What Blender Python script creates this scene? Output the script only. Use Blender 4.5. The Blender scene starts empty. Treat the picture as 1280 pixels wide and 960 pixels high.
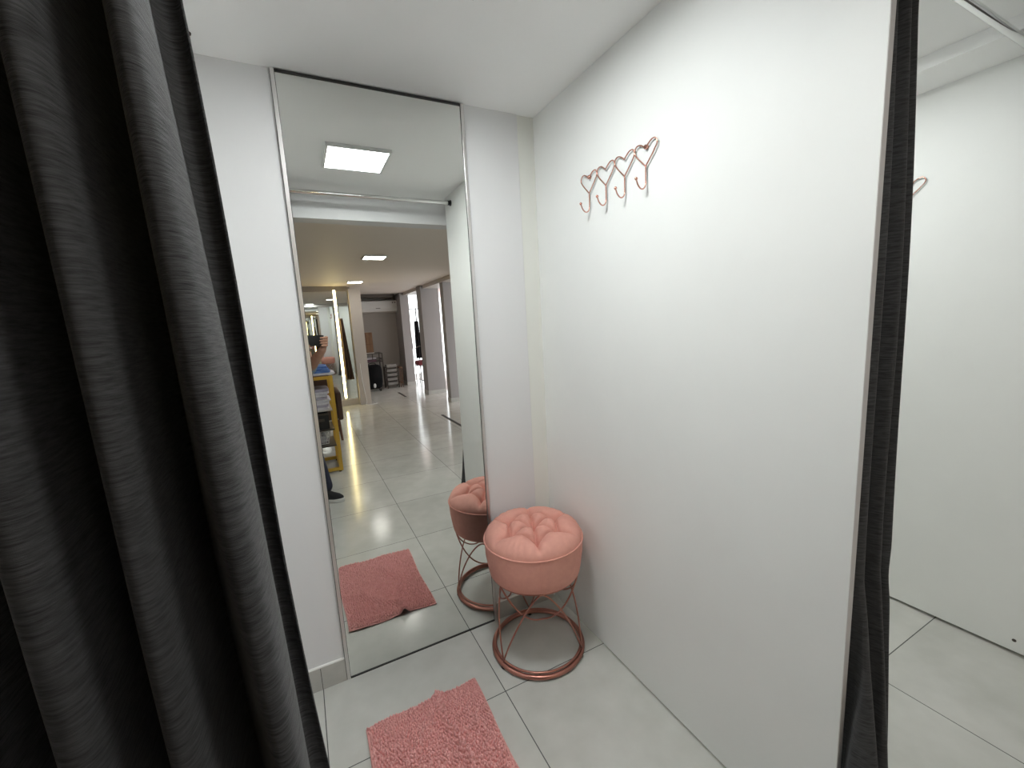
import bpy, bmesh, math, random
from mathutils import Vector, Matrix
random.seed(7)
S = bpy.context.scene
COL = S.collection
PI = math.pi
V = Vector

# ------------------------------------------------------------------ materials
def mat(name, color, rough=0.5, metal=0.0, spec=0.5, sheen=0.0, sheen_tint=None, noise=None, bump=None, emit=None, coat=0.0):
    m = bpy.data.materials.new(name); m.use_nodes = True
    nt = m.node_tree; b = nt.nodes['Principled BSDF']
    b.inputs['Base Color'].default_value = (*color, 1)
    b.inputs['Roughness'].default_value = rough
    b.inputs['Metallic'].default_value = metal
    b.inputs['Specular IOR Level'].default_value = spec
    b.inputs['Coat Weight'].default_value = coat
    if sheen:
        b.inputs['Sheen Weight'].default_value = sheen
        b.inputs['Sheen Roughness'].default_value = 0.35
        b.inputs['Sheen Tint'].default_value = (*(sheen_tint or color), 1)
    if emit:
        b.inputs['Emission Color'].default_value = (*emit[0], 1)
        b.inputs['Emission Strength'].default_value = emit[1]
    tc = nt.nodes.new('ShaderNodeTexCoord')
    def nz(scale, detail=4, r=0.6):
        mp = nt.nodes.new('ShaderNodeMapping')
        sc = scale if isinstance(scale, (tuple, list)) else (scale,)*3
        mp.inputs['Scale'].default_value = sc
        nt.links.new(tc.outputs['Object'], mp.inputs['Vector'])
        n = nt.nodes.new('ShaderNodeTexNoise')
        n.inputs['Scale'].default_value = 1.0; n.inputs['Detail'].default_value = detail
        n.inputs['Roughness'].default_value = r
        nt.links.new(mp.outputs['Vector'], n.inputs['Vector'])
        return n.outputs['Fac']
    if noise:                      # (scale, colour a, colour b[, lo, hi])
        f = nz(noise[0])
        cr = nt.nodes.new('ShaderNodeValToRGB')
        lo, hi = (noise[3], noise[4]) if len(noise) > 3 else (0.3, 0.7)
        cr.color_ramp.elements[0].position = lo; cr.color_ramp.elements[1].position = hi
        cr.color_ramp.elements[0].color = (*noise[1], 1); cr.color_ramp.elements[1].color = (*noise[2], 1)
        nt.links.new(f, cr.inputs['Fac']); nt.links.new(cr.outputs['Color'], b.inputs['Base Color'])
    if bump:                       # (scale, strength, distance)
        f = nz(bump[0])
        bp = nt.nodes.new('ShaderNodeBump'); bp.inputs['Strength'].default_value = bump[1]
        bp.inputs['Distance'].default_value = bump[2]
        nt.links.new(f, bp.inputs['Height']); nt.links.new(bp.outputs['Normal'], b.inputs['Normal'])
    return m

def tile_material():
    m = mat('porcelain_tile', (.5, .5, .47), 0.16, spec=0.5)
    nt = m.node_tree; b = nt.nodes['Principled BSDF']; L = nt.links.new
    g = nt.nodes.new('ShaderNodeNewGeometry'); sx = nt.nodes.new('ShaderNodeSeparateXYZ'); L(g.outputs['Position'], sx.inputs[0])
    def M(op, a, bb=None, c=None):
        n = nt.nodes.new('ShaderNodeMath'); n.operation = op
        for i, v in enumerate((a, bb, c)):
            if v is None: continue
            if isinstance(v, (int, float)): n.inputs[i].default_value = v
            else: L(v, n.inputs[i])
        return n.outputs[0]
    TX, TY = 0.604, 0.604
    ux = M('DIVIDE', M('SUBTRACT', sx.outputs[0], 0.5042), TX)
    uy = M('DIVIDE', M('SUBTRACT', sx.outputs[1], -0.3675), TY)
    dx = M('MULTIPLY', M('ABSOLUTE', M('SUBTRACT', M('FRACT', M('ADD', ux, .5)), .5)), TX)
    dy = M('MULTIPLY', M('ABSOLUTE', M('SUBTRACT', M('FRACT', M('ADD', uy, .5)), .5)), TY)
    d = M('MINIMUM', dx, dy)
    gr = M('LESS_THAN', d, 0.0016)
    tc = nt.nodes.new('ShaderNodeTexCoord')
    n1 = nt.nodes.new('ShaderNodeTexNoise'); n1.inputs['Scale'].default_value = 3.2; n1.inputs['Detail'].default_value = 5
    L(tc.outputs['Object'], n1.inputs['Vector'])
    n2 = nt.nodes.new('ShaderNodeTexNoise'); n2.inputs['Scale'].default_value = 11; n2.inputs['Detail'].default_value = 6
    L(tc.outputs['Object'], n2.inputs['Vector'])
    cr = nt.nodes.new('ShaderNodeValToRGB')
    cr.color_ramp.elements[0].position = .36; cr.color_ramp.elements[0].color = (.53, .535, .50, 1)
    cr.color_ramp.elements[1].position = .66; cr.color_ramp.elements[1].color = (.63, .632, .60, 1)
    L(M('ADD', M('MULTIPLY', n1.outputs['Fac'], .6), M('MULTIPLY', n2.outputs['Fac'], .4)), cr.inputs['Fac'])
    # each tile a touch lighter or darker
    wn = nt.nodes.new('ShaderNodeTexWhiteNoise'); wn.noise_dimensions = '2D'
    cb = nt.nodes.new('ShaderNodeCombineXYZ'); L(M('FLOOR', ux), cb.inputs[0]); L(M('FLOOR', uy), cb.inputs[1]); L(cb.outputs[0], wn.inputs['Vector'])
    hs = nt.nodes.new('ShaderNodeHueSaturation'); L(cr.outputs['Color'], hs.inputs['Color'])
    L(M('ADD', M('MULTIPLY', wn.outputs['Value'], .08), .96), hs.inputs['Value'])
    mx = nt.nodes.new('ShaderNodeMix'); mx.data_type = 'RGBA'
    L(gr, mx.inputs['Factor']); L(hs.outputs['Color'], mx.inputs['A']); mx.inputs['B'].default_value = (.075, .075, .075, 1)
    L(mx.outputs['Result'], b.inputs['Base Color'])
    L(M('ADD', M('MULTIPLY', gr, .6), .135), b.inputs['Roughness'])
    bp = nt.nodes.new('ShaderNodeBump'); bp.inputs['Strength'].default_value = .5; bp.inputs['Distance'].default_value = .001
    L(M('SUBTRACT', 1.0, gr), bp.inputs['Height']); L(bp.outputs['Normal'], b.inputs['Normal'])
    return m

K = {}
K['tile'] = tile_material()
K['wall'] = mat('white_wall_paint', (.71, .71, .72), .55, spec=.3, bump=(60, .03, .002))
K['panel'] = mat('white_board_panel', (.86, .87, .855), .5, spec=.35, noise=(4, (.85, .86, .845), (.87, .88, .865)))
K['panel_edge'] = mat('panel_edge_band', (.60, .58, .57), .5)
K['ceiling'] = mat('ceiling_paint', (.92, .92, .915), .7, spec=.2)
K['shop_ceiling'] = mat('shop_ceiling_paint', (.78, .70, .63), .6, spec=.3)
K['corner'] = mat('cream_wall_paint', (.76, .765, .725), .55, spec=.3)
K['base'] = mat('baseboard_tile', (.44, .43, .40), .35, noise=(14, (.40, .39, .37), (.48, .47, .44)))
K['caulk'] = mat('white_caulk', (.8, .8, .78), .6)
K['gap'] = mat('dark_gap', (.05, .05, .045), .8)
K['mirror'] = mat('mirror_silver', (.86, .875, .85), 0.0, metal=1.0)
K['alu'] = mat('brushed_aluminium', (.74, .72, .715), .36, metal=1.0, bump=((300, 300, 3), .04, .001))
K['chrome'] = mat('chrome', (.75, .75, .74), .08, metal=1.0)
K['seal'] = mat('black_seal', (.02, .02, .02), .5)
K['pink'] = mat('pink_velvet', (.70, .345, .285), .75, spec=.2, sheen=.12, sheen_tint=(.9, .5, .42),
                noise=(38, (.67, .325, .27), (.73, .365, .30)), bump=(500, .15, .001))
K['copper'] = mat('rose_copper_metal', (.42, .19, .15), .28, metal=.85)
K['rosegold'] = mat('rose_gold_metal', (.66, .34, .27), .25, metal=1.0)
K['rubber'] = mat('black_rubber', (.015, .012, .012), .6)
K['mat'] = mat('pink_chenille', (.50, .175, .17), .85, spec=.15, sheen=.35, sheen_tint=(.9, .5, .5),
               noise=(60, (.72, .37, .355), (.88, .51, .49)))
K['mathem'] = mat('pink_mat_hem', (.70, .36, .34), .85, spec=.15, bump=(400, .2, .001))
K['curtain'] = mat('charcoal_velvet', (.06, .06, .062), .85, spec=.12, sheen=.35, sheen_tint=(.30, .30, .305),
                   noise=((40, 40, 420), (.034, .034, .035), (.088, .088, .09)), bump=((60, 60, 700), .5, .002))
K['lamp_frame'] = mat('lamp_white_frame', (.75, .75, .74), .4)
K['lamp'] = mat('lamp_diffuser', (.9, .9, .9), .5, emit=((.965, 1.0, .99), 42.0))
K['lamp_soft'] = mat('dimmer_lamp_diffuser', (.9, .9, .9), .5, emit=((.965, 1.0, .99), 27.0))
K['shop_lamp'] = mat('shop_lamp_diffuser', (.9, .9, .9), .5, emit=((1.0, .96, .91), 27.0))
K['fill_lamp'] = mat('fill_lamp_diffuser', (.9, .9, .9), .5, emit=((.985, 1.0, .97), 34.0))  # glow of the two unseen lamps added to fill the cubicle
K['strip'] = mat('warm_led_strip', (.9, .85, .6), .4, emit=((1.0, .80, .36), 26.0))
K['white'] = mat('white_plastic', (.78, .77, .75), .4)
K['offwhite'] = mat('off_white_paint', (.56, .51, .47), .5)
K['column'] = mat('column_paint', (.31, .29, .285), .55)
K['shop_wall'] = mat('shop_wall_paint', (.42, .385, .35), .6)
K['black'] = mat('black_plastic', (.012, .012, .013), .4)
K['fabric_black'] = mat('black_fabric', (.012, .012, .013), .9, spec=.1, bump=(150, .4, .003))
K['darkmetal'] = mat('dark_metal', (.10, .085, .075), .4, metal=.7)
K['cardboard'] = mat('brown_cardboard', (.22, .125, .065), .8, noise=((20, 20, 4), (.16, .085, .045), (.26, .15, .08)))
K['gold'] = mat('gold_paint_metal', (.62, .40, .07), .32, metal=.7)
K['blue'] = mat('blue_cloth', (.03, .10, .42), .8, sheen=.2, noise=((14, 14, 70), (.015, .05, .26), (.16, .30, .62)))
K['whitecloth'] = mat('white_cloth', (.68, .65, .68), .85, noise=(25, (.58, .55, .60), (.76, .74, .76)))
K['lilaccloth'] = mat('lilac_grey_cloth', (.42, .39, .46), .85, noise=(25, (.36, .33, .40), (.50, .47, .54)))
K['pinkcloth'] = mat('dusty_pink_cloth', (.42, .17, .16), .85)
K['mauve'] = mat('mauve_cloth', (.20, .10, .14), .85)
K['brownfab'] = mat('brown_fabric', (.075, .042, .028), .85, bump=(90, .3, .003))
K['brownwood'] = mat('brown_wood', (.13, .06, .03), .45, noise=((8, 8, 60), (.10, .045, .022), (.17, .08, .04)))
K['drawer_grey'] = mat('grey_drawer_plastic', (.30, .28, .26), .5)
K['darkbeam'] = mat('dark_beam_paint', (.11, .09, .075), .6)
K['track'] = mat('black_floor_track', (.015, .015, .015), .5)
K['skin'] = mat('skin', (.46, .25, .17), .5, spec=.35, noise=(30, (.43, .23, .155), (.49, .275, .19)))
K['hair'] = mat('dark_hair', (.02, .014, .01), .6, bump=((60, 60, 300), .6, .004))
K['jeans'] = mat('navy_trousers', (.012, .015, .035), .85, bump=(220, .3, .002))
K['shirt'] = mat('light_blue_shirt', (.30, .40, .50), .85, bump=(80, .2, .003))
K['shoe'] = mat('black_canvas', (.012, .012, .014), .8)
K['sole'] = mat('white_rubber_sole', (.72, .71, .69), .55)
K['glass_black'] = mat('lens_glass', (.01, .01, .015), .05, coat=1.0)
K['eye'] = mat('eye_white', (.75, .73, .70), .2)
K['red'] = mat('dark_red_cloth', (.14, .02, .025), .85)
K['teal'] = mat('dark_teal_cloth', (.05, .10, .10), .85)
K['ground'] = mat('pavement_concrete', (.55, .52, .50), .8, noise=(3, (.48, .45, .43), (.62, .58, .56)))
K['awning'] = mat('pale_pink_canopy', (.85, .62, .58), .8)

# ------------------------------------------------------------------ mesh builder
class MB:
    def __init__(s): s.v = []; s.f = []
    def add(s, vs, fs):
        o = len(s.v); s.v += [tuple(p) for p in vs]; s.f += [tuple(i + o for i in f) for f in fs]; return s
    def box(s, lo, hi, bev=0.0):
        bm = bmesh.new(); bmesh.ops.create_cube(bm, size=1)
        for v in bm.verts: v.co = V([(lo[i] + hi[i]) / 2 + v.co[i] * (hi[i] - lo[i]) for i in range(3)])
        if bev: bmesh.ops.bevel(bm, geom=bm.edges[:], offset=bev, segments=2, profile=.5, affect='EDGES')
        return s.bm(bm)
    def bm(s, bm):
        bm.verts.index_update(); s.add([v.co for v in bm.verts], [[v.index for v in f.verts] for f in bm.faces]); bm.free(); return s
    def tube(s, pts, r, n=10, closed=False, cap=True):
        pts = [V(p) for p in pts]; N = len(pts); rr = r if isinstance(r, (list, tuple)) else [r] * N
        T = []
        for i in range(N):
            a = pts[(i - 1) % N] if closed or i > 0 else pts[i]; b = pts[(i + 1) % N] if closed or i < N - 1 else pts[i]
            T.append((b - a).normalized())
        up = V((0, 0, 1)) if abs(T[0].z) < .9 else V((1, 0, 0))
        nrm = (up - T[0] * up.dot(T[0])).normalized(); vs = []
        for i in range(N):
            nrm = (nrm - T[i] * nrm.dot(T[i])).normalized(); bn = T[i].cross(nrm)
            for k in range(n):
                a = 2 * PI * k / n; vs.append(pts[i] + (nrm * math.cos(a) + bn * math.sin(a)) * rr[i])
        fs = []
        for i in range(N if closed else N - 1):
            j = (i + 1) % N
            for k in range(n):
                l = (k + 1) % n; fs.append((i * n + k, i * n + l, j * n + l, j * n + k))
        if cap and not closed:
            fs.append(tuple(range(n - 1, -1, -1))); fs.append(tuple((N - 1) * n + k for k in range(n)))
        return s.add(vs, fs)
    def lathe(s, prof, c=(0, 0, 0), n=48):
        vs = []; fs = []; m = len(prof)
        for k in range(n):
            a = 2 * PI * k / n
            for r, z in prof: vs.append((c[0] + r * math.cos(a), c[1] + r * math.sin(a), c[2] + z))
        for k in range(n):
            l = (k + 1) % n
            for i in range(m - 1): fs.append((k * m + i, l * m + i, l * m + i + 1, k * m + i + 1))
        return s.add(vs, fs)
    def grid(s, fn, nu, nv, wrap=False):
        vs = [fn(i / nu, j / nv) for j in range(nv + 1) for i in range(nu + (0 if wrap else 1))]
        w = nu + (0 if wrap else 1); fs = []
        for j in range(nv):
            for i in range(nu):
                i2 = (i + 1) % w if wrap else i + 1
                fs.append((j * w + i, j * w + i2, (j + 1) * w + i2, (j + 1) * w + i))
        return s.add(vs, fs)
    def ball(s, c, r, n=16, m=10):
        r = r if isinstance(r, (tuple, list)) else (r, r, r)
        bm = bmesh.new(); bmesh.ops.create_uvsphere(bm, u_segments=n, v_segments=m, radius=1)
        for v in bm.verts: v.co = V((c[0] + v.co.x * r[0], c[1] + v.co.y * r[1], c[2] + v.co.z * r[2]))
        return s.bm(bm)
    def xf(s, M): s.v = [tuple(M @ V(p)) for p in s.v]; return s
    def build(s, name, m, parent=None, smooth=False, weld=0.0):
        me = bpy.data.meshes.new(name); me.from_pydata(s.v, [], s.f); me.update()
        bm = bmesh.new(); bm.from_mesh(me)
        if weld: bmesh.ops.remove_doubles(bm, verts=bm.verts, dist=weld)
        bmesh.ops.recalc_face_normals(bm, faces=bm.faces); bm.to_mesh(me); bm.free()
        me.materials.append(K[m] if isinstance(m, str) else m)
        if smooth:
            for p in me.polygons: p.use_smooth = True
            if smooth != True: me.set_sharp_from_angle(angle=math.radians(smooth))
        o = bpy.data.objects.new(name, me); COL.objects.link(o)
        if parent:
            o.parent = parent
            o.matrix_parent_inverse = Matrix.Identity(4)
            base = parent
            off = V((0, 0, 0))
            while base: off += base.location; base = base.parent
            me.transform(Matrix.Translation(-off))
        return o

def tag(o, label, cat, group=None):
    o['label'] = label; o['category'] = cat
    if group: o['group'] = group
    return o
def thing(name, label, cat, loc=(0, 0, 0), group=None):
    o = bpy.data.objects.new(name, None); COL.objects.link(o); o.location = loc; o.empty_display_size = .1
    return tag(o, label, cat, group)
def struct(o):
    o['kind'] = 'structure'; return o
def part(o, label):
    o['label'] = label; return o
def copy_tree(o, parent=None):
    c = o.copy(); COL.objects.link(c)
    if parent: c.parent = parent
    for ch in [x for x in o.children]: copy_tree(ch, c)
    return c
def box(lo, hi, bev=0.0): return MB().box(lo, hi, bev)
def smooth_pts(pts, n=8, closed=False):
    P = [V(p) for p in pts]; N = len(P); out = []
    for i in range(N if closed else N - 1):
        p0 = P[(i - 1) % N] if closed or i > 0 else P[0]; p1 = P[i]; p2 = P[(i + 1) % N]
        p3 = P[(i + 2) % N] if closed or i + 2 < N else P[-1]
        for k in range(n):
            t = k / n
            out.append(.5 * ((2 * p1) + (p2 - p0) * t + (2 * p0 - 5 * p1 + 4 * p2 - p3) * t * t + (3 * p1 - p0 - 3 * p2 + p3) * t ** 3))
    if not closed: out.append(P[-1])
    return out

# ------------------------------------------------------------------ layout numbers (metres; mirror wall is y = 0, the shop lies at -y)
H = 2.194            # cubicle ceiling
HS = 2.12            # shop ceiling
X0, X1, X2 = -.330, .954, 2.254
YF = -1.216          # front of the partitions
PT = .018            # panel thickness
CAM = V((-.0303, -1.6354, 1.3599))
FWD = V((.44109, .88496, -.14927)).normalized(); RGT = V((.88993, -.45280, -.05475)).normalized(); UPV = RGT.cross(FWD)

# ------------------------------------------------------------------ setting
struct(box((-2.6, -8.9, -.08), (2.62, .14, 0)).build('floor', 'tile'))
struct(box((2.62, -1.45, -.08), (3.0, .14, 0)).build('floor_right', 'tile'))
struct(box((-2.6, -1.30, H), (2.9, .14, H + .1)).build('ceiling', 'ceiling'))
struct(box((-2.6, -8.9, HS), (2.62, -1.42, HS + .16)).build('ceiling_shop', 'shop_ceiling'))
struct(box((-2.6, 0, 0), (.8735, .14, H)).build('wall_back', 'wall'))
struct(box((.877, .006, 0), (X1, .14, H)).build('trim_1', 'corner'))
struct(box((X1, .004, 0), (2.9, .14, H)).build('wall_back_right', 'panel'))
struct(box((X0 - PT, YF, .012), (X0, 0, H)).build('wall_left', 'panel'))
def panel(name, x, y1):
    b = box((x, y1, .014), (x + PT, .004, H)).build(name, 'panel'); struct(b)
    e = box((x + .0005, y1 - .0012, .014), (x + PT - .0005, y1, H)).build('edge_band', 'panel_edge', b)
    return b
panel('wall_right', X1, YF)
pn = panel('wall_far_right', X2, -1.236)
MB().tube([(X2 - .001, -1.195, .058), (X2 + .002, -1.195, .058)], .006, 10).build('screw', 'darkmetal', pn)
struct(box((2.035, -1.236, H - .045), (X2, .004, H)).build('trim_2', 'ceiling'))
struct(box((-2.6, -1.40, 2.035), (2.9, -1.272, H + .1)).build('trim_3', 'wall'))     # header over the cubicles
struct(box((2.9, -1.45, 0), (3.0, .14, H + .1)).build('wall_right_outer', 'wall'))
struct(box((2.55, -4.55, 0), (2.62, -1.42, HS)).build('wall_shop_right', 'column'))
struct(box((2.55, -1.45, 0), (2.9, -1.40, HS)).build('wall_shop_return', 'column'))
struct(box((-2.7, -8.9, 0), (-2.6, .14, H + .1)).build('wall_left_outer', 'shop_wall'))
def baseboard(name, x0, x1, h, y=0):
    b = box((x0, y - .009, 0), (x1, y, h - .008)).build(name, 'base'); struct(b)
    MB().tube([(x0, y - .003, h - .007), (x1, y - .003, h - .007)], .0055, 8).build('caulk_line', 'caulk', b)
    return b
bl = baseboard('baseboard_left', X0, -.014, .1)
box((-.1015, -.0096, 0), (-.0995, -.0085, .09)).build('joint', 'gap', bl)
baseboard('baseboard_right', .64, .945, .088)

# ------------------------------------------------------------------ the mirror
ML, MR = .001, .6233
mir = thing('wall_mirror', 'tall floor-to-ceiling mirror in a slim aluminium frame beside the pink stool', 'mirror', ((ML + MR) / 2, -.006, 0))
box((ML, -.007, .006), (MR, -.001, H - .012)).build('mirror_glass', 'mirror', mir)
for a, b in ((ML - .015, ML), (MR, MR + .015)):
    f = MB().box((a + .0015, -.012, .002), (b - .0015, -.001, H - .004), .001)
    fo = f.build('side_frame', 'alu', mir)
    MB().box((a, -.0085, .002), (a + .002, -.001, H - .004)).box((b - .002, -.0085, .002), (b, -.001, H - .004)).build('seal_strip', 'seal', fo)
box((ML, -.010, H - .012), (MR, -.001, H - .004)).build('top_frame', 'seal', mir)
box((ML, -.010, .001), (MR, -.001, .006)).build('bottom_seal', 'seal', mir)

# ------------------------------------------------------------------ tufted stool
SX, SY = .727, -.230
st = thing('stool', 'round pink velvet stool with a tufted seat on a looped copper wire base', 'stool', (SX, SY, 0))
RS, ZB, ZS = .197, .354, .496
but = [(0, -.004)] + [(.110 * math.cos(math.radians(a)), .110 * math.sin(math.radians(a))) for a in range(8, 368, 60)]
segs = [(but[0], but[i]) for i in range(1, 7)] + [(but[i], but[i % 6 + 1]) for i in range(1, 7)]
segs += [(but[i], (1.7 * but[i][0], 1.7 * but[i][1])) for i in range(1, 7)]
def segd(p, a, b):
    ax, ay = b[0] - a[0], b[1] - a[1]; t = max(0, min(1, ((p[0] - a[0]) * ax + (p[1] - a[1]) * ay) / (ax * ax + ay * ay)))
    return math.hypot(p[0] - a[0] - t * ax, p[1] - a[1] - t * ay)
def seat_z(x, y):
    r = math.hypot(x, y); q = min(1, r / RS)
    z = .066 * (1 - q ** 4.2) ** .55
    d = min(math.hypot(x - b[0], y - b[1]) for b in but)
    z -= .026 * math.exp(-(d / .012) ** 2) + .023 * math.exp(-(d / .036) ** 2)
    s = min(segd((x, y), *g) for g in segs)
    z -= (.017 * math.exp(-(s / .0065) ** 2) + .009 * math.exp(-(s / .024) ** 2)) * min(1, (1 - q) * 4)
    a = math.atan2(y, x)
    z += .0024 * math.sin(a * 40 + 2 * math.sin(a * 5)) * max(0, q - .72) / .28 * (1 - q ** 12) * (1 + math.sin(a * 3 + 2))
    return z
def seat_fn(u, v):
    a = 2 * PI * u; r = RS * (1 - (1 - v) ** 1.0) if v < 1 else RS
    r = max(r, .0004)
    x, y = r * math.cos(a), r * math.sin(a)
    return (SX + x, SY + y, ZS + seat_z(x, y))
def seat_under(u, v):
    a = 2 * PI * u; return (SX + RS * math.cos(a), SY + RS * math.sin(a), ZS - .004 * v)
cu = MB().grid(seat_fn, 192, 80, wrap=True).grid(seat_under, 192, 1, wrap=True).build('seat_cushion', 'pink', st, smooth=True, weld=.0002)
for bx, by in but:
    MB().ball((SX + bx, SY + by, ZS + seat_z(bx, by) + .0015), (.0075, .0075, .004), 12, 8).build('button', 'pink', cu, smooth=True)
drum = MB().lathe([(.02, ZB), (.178, ZB), (.184, ZB + .004), (.189, ZB + .03), (.1965, ZB + .085), (.198, ZS - .012), (.1965, ZS - .002), (.17, ZS)], (SX, SY, 0), 96).build('seat_drum', 'pink', st, smooth=60)
MB().tube([(SX + .199 * math.cos(2 * PI * k / 96), SY + .199 * math.sin(2 * PI * k / 96), ZS - .001) for k in range(96)], .0032, 8, closed=True).build('piping', 'pink', drum, smooth=True)
sa = math.radians(248)
MB().tube([(SX + r * math.cos(sa), SY + r * math.sin(sa), z) for r, z in ((.1845, ZB + .004), (.1893, ZB + .03), (.1968, ZB + .085), (.1984, ZS - .012), (.198, ZS - .003))], .0013, 6).build('seam', 'pink', drum, smooth=True)
def circ(r, z, n=96): return [(SX + r * math.cos(2 * PI * k / n), SY + r * math.sin(2 * PI * k / n), z) for k in range(n)]
MB().tube(circ(.185, .0135), .0095, 12, closed=True).build('base_ring', 'copper', st, smooth=True)
MB().tube(circ(.179, .0285), .0048, 10, closed=True).build('upper_ring', 'copper', st, smooth=True)
MB().tube(circ(.174, ZB - .004), .004, 10, closed=True).build('top_ring', 'copper', st, smooth=True)
for az in (252, 12, 132):        # three hanging loops crossing three rising arches
    p1, p2 = [], []
    for i in range(33):
        t = -1 + 2 * i / 32; a = math.radians(az + 60 * t); q = abs(t)
        r1 = .104 + .072 * (q * q + .03) ** .5; z1 = .205 + (ZB - .006 - .205) * q ** 2.3
        r2 = .108 + .076 * (q * q + .03) ** .42; z2 = .312 - (.312 - .03) * q ** 1.9
        p1.append((SX + r1 * math.cos(a), SY + r1 * math.sin(a), z1)); p2.append((SX + r2 * math.cos(a), SY + r2 * math.sin(a), z2))
    MB().tube(p1, .0034, 8).build('hanging_loop', 'copper', st, smooth=True)
    MB().tube(p2, .0034, 8).build('rising_arch', 'copper', st, smooth=True)
for a in (192, 308, 72):
    a = math.radians(a); x, y = SX + .185 * math.cos(a), SY + .185 * math.sin(a)
    MB().lathe([(.0005, 0), (.0085, 0), (.0095, .002), (.0095, .014), (.006, .017), (.0005, .017)], (x, y, 0), 14).build('foot', 'rubber', st, smooth=40)

# ------------------------------------------------------------------ bath mat
def mat_h(x, y):                    # wrinkles; x 0..0.4, y 0..0.57 from the mirror-side edge
    def ridge(p, q, w, h):
        d = segd((x, y), p, q); return h * math.exp(-(d / w) ** 2)
    h = ridge((.250, -.005), (.238, .09), .015, .022) + ridge((.245, .10), (.285, .29), .010, .020)
    h += ridge((.235, .06), (.09, .22), .015, .016) + ridge((.0, .26), (.12, .22), .016, .012)
    h += ridge((.06, .05), (.20, .02), .014, .007) + ridge((.33, .12), (.38, .33), .014, .009) + ridge((.285, .29), (.22, .45), .016, .010)
    h += .004 * (1 + math.sin(x * 31 + 2 * math.sin(y * 17))) * (.5 + .5 * math.sin(y * 13 + x * 9))
    h += .004 * max(0, 1 - math.hypot(x, y) / .06) + .003 * max(0, 1 - math.hypot(x - .4, y - .57) / .08)
    return h
MX0, MY0 = .020, -.262
def mat_pt(x, y, dz=0):
    w = .004 * math.sin(y * 12 + 1) ; w2 = .006 * math.sin(x * 14 + .5)
    return (MX0 + x + w + .012 * math.exp(-((y - .55) / .3) ** 2) * 0, MY0 - y + w2 - .018 * (1 - x / .4) + .003, .003 + mat_h(x, y) + dz)
bm_root = thing('bath_mat', 'rumpled dusty pink chenille bath mat lying on the tiles before the mirror', 'mat', (.22, -.55, 0))
def mat_top(u, v): return mat_pt(.4 * u, .575 * v, .0015)
def mat_bot(u, v): return mat_pt(.4 * u, .575 * v, -.0025)
m = MB().grid(mat_top, 60, 84).grid(mat_bot, 60, 84)
n_ = 61 * 85
edge = [i for i in range(61)] + [61 * j + 60 for j in range(1, 85)] + [84 * 61 + i for i in range(59, -1, -1)] + [61 * j for j in range(83, 0, -1)]
m.f += [(edge[i], edge[(i + 1) % len(edge)], edge[(i + 1) % len(edge)] + n_, edge[i] + n_) for i in range(len(edge))]
m.build('backing', 'mathem', bm_root, smooth=60)
tm = bmesh.new(); bmesh.ops.create_icosphere(tm, subdivisions=1, radius=1)
tv = [v.co.copy() for v in tm.verts]; tf = [[v.index for v in f.verts] for f in tm.faces]; tm.free()
pm = MB(); pv, pf = pm.v, pm.f
nx, ny = 43, 62
for j in range(ny):
    for i in range(nx):
        x = .006 + (.388 * (i + .5 * (j % 2)) / (nx - .5)); y = .006 + .563 * j / (ny - 1)
        px, py, pz = mat_pt(x, y); o = len(pv)
        rx = random.uniform(.0032, .0060); ry = random.uniform(.0026, .0044); rz = random.uniform(.0065, .0115)
        px += random.uniform(-.0028, .0028); py += random.uniform(-.0024, .0024); ca = random.uniform(-.9, .9) + 1.2 * math.sin(x * 11 + y * 7)
        lx = random.uniform(-.002, .002)
        for t in tv:
            pv.append((px + t.x * rx * math.cos(ca) - t.y * ry * math.sin(ca) + lx * t.z, py + t.x * rx * math.sin(ca) + t.y * ry * math.cos(ca), pz + .006 + t.z * rz))
        pf += [(a + o, b + o, c + o) for a, b, c in tf]
pile = pm.build('chenille_pile', 'mat', bm_root, smooth=True); pile['kind'] = 'stuff'
hem = []
for t in range(60): hem.append(mat_pt(.4 * t / 60, 0, 0))
for t in range(84): hem.append(mat_pt(.4, .575 * t / 84, 0))
for t in range(60): hem.append(mat_pt(.4 - .4 * t / 60, .575, 0))
for t in range(84): hem.append(mat_pt(0, .575 - .575 * t / 84, 0))
MB().tube(hem, .0032, 8, closed=True).build('hem', 'mathem', bm_root, smooth=True)

# ------------------------------------------------------------------ heart hook racks
def heart_rack(name, label, x, y0, zb):
    r = thing(name, label, 'hook rack', (x, y0 - .136, zb), 'heart hook racks')
    P = .0907
    for k in range(4):
        yc = y0 - P * k; xw = x - .007
        half = [(0, 0), (.016, .016), (.031, .031), (.0435, .047), (.044, .058), (.036, .0665), (.024, .0665), (.012, .060), (0, .050)]
        path = [(xw, yc - a, zb + b) for a, b in half] + [(xw, yc + a, zb + b) for a, b in reversed(half[1:-1])]
        up = smooth_pts([(xw, yc - a, zb + b) for a, b in half], 6)[:-1] + smooth_pts([(xw, yc + a, zb + b) for a, b in reversed(half)], 6)[:-1]
        MB().tube(up, .0021, 8, closed=True).build('heart', 'rosegold', r, smooth=True)
        hook = smooth_pts([(xw, yc, zb), (xw, yc, zb - .03), (xw - .001, yc, zb - .052), (xw - .009, yc, zb - .063), (xw - .020, yc, zb - .064),
                           (xw - .031, yc, zb - .054), (xw - .037, yc, zb - .040)], 7)
        h = MB().tube(hook, .0021, 8).build('hook', 'rosegold', r, smooth=True)
        MB().ball((xw - .0375, yc, zb - .038), .0048, 12, 8).build('ball_tip', 'rosegold', h, smooth=True)
        if k in (0, 3):
            MB().tube([(x - .0095, yc, zb + .054), (x - .0085, yc, zb + .054), (x, yc, zb + .054)], [.0055, .0065, .0065], 14).build('screw_mount', 'rosegold', r, smooth=40)
    return r
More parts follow.
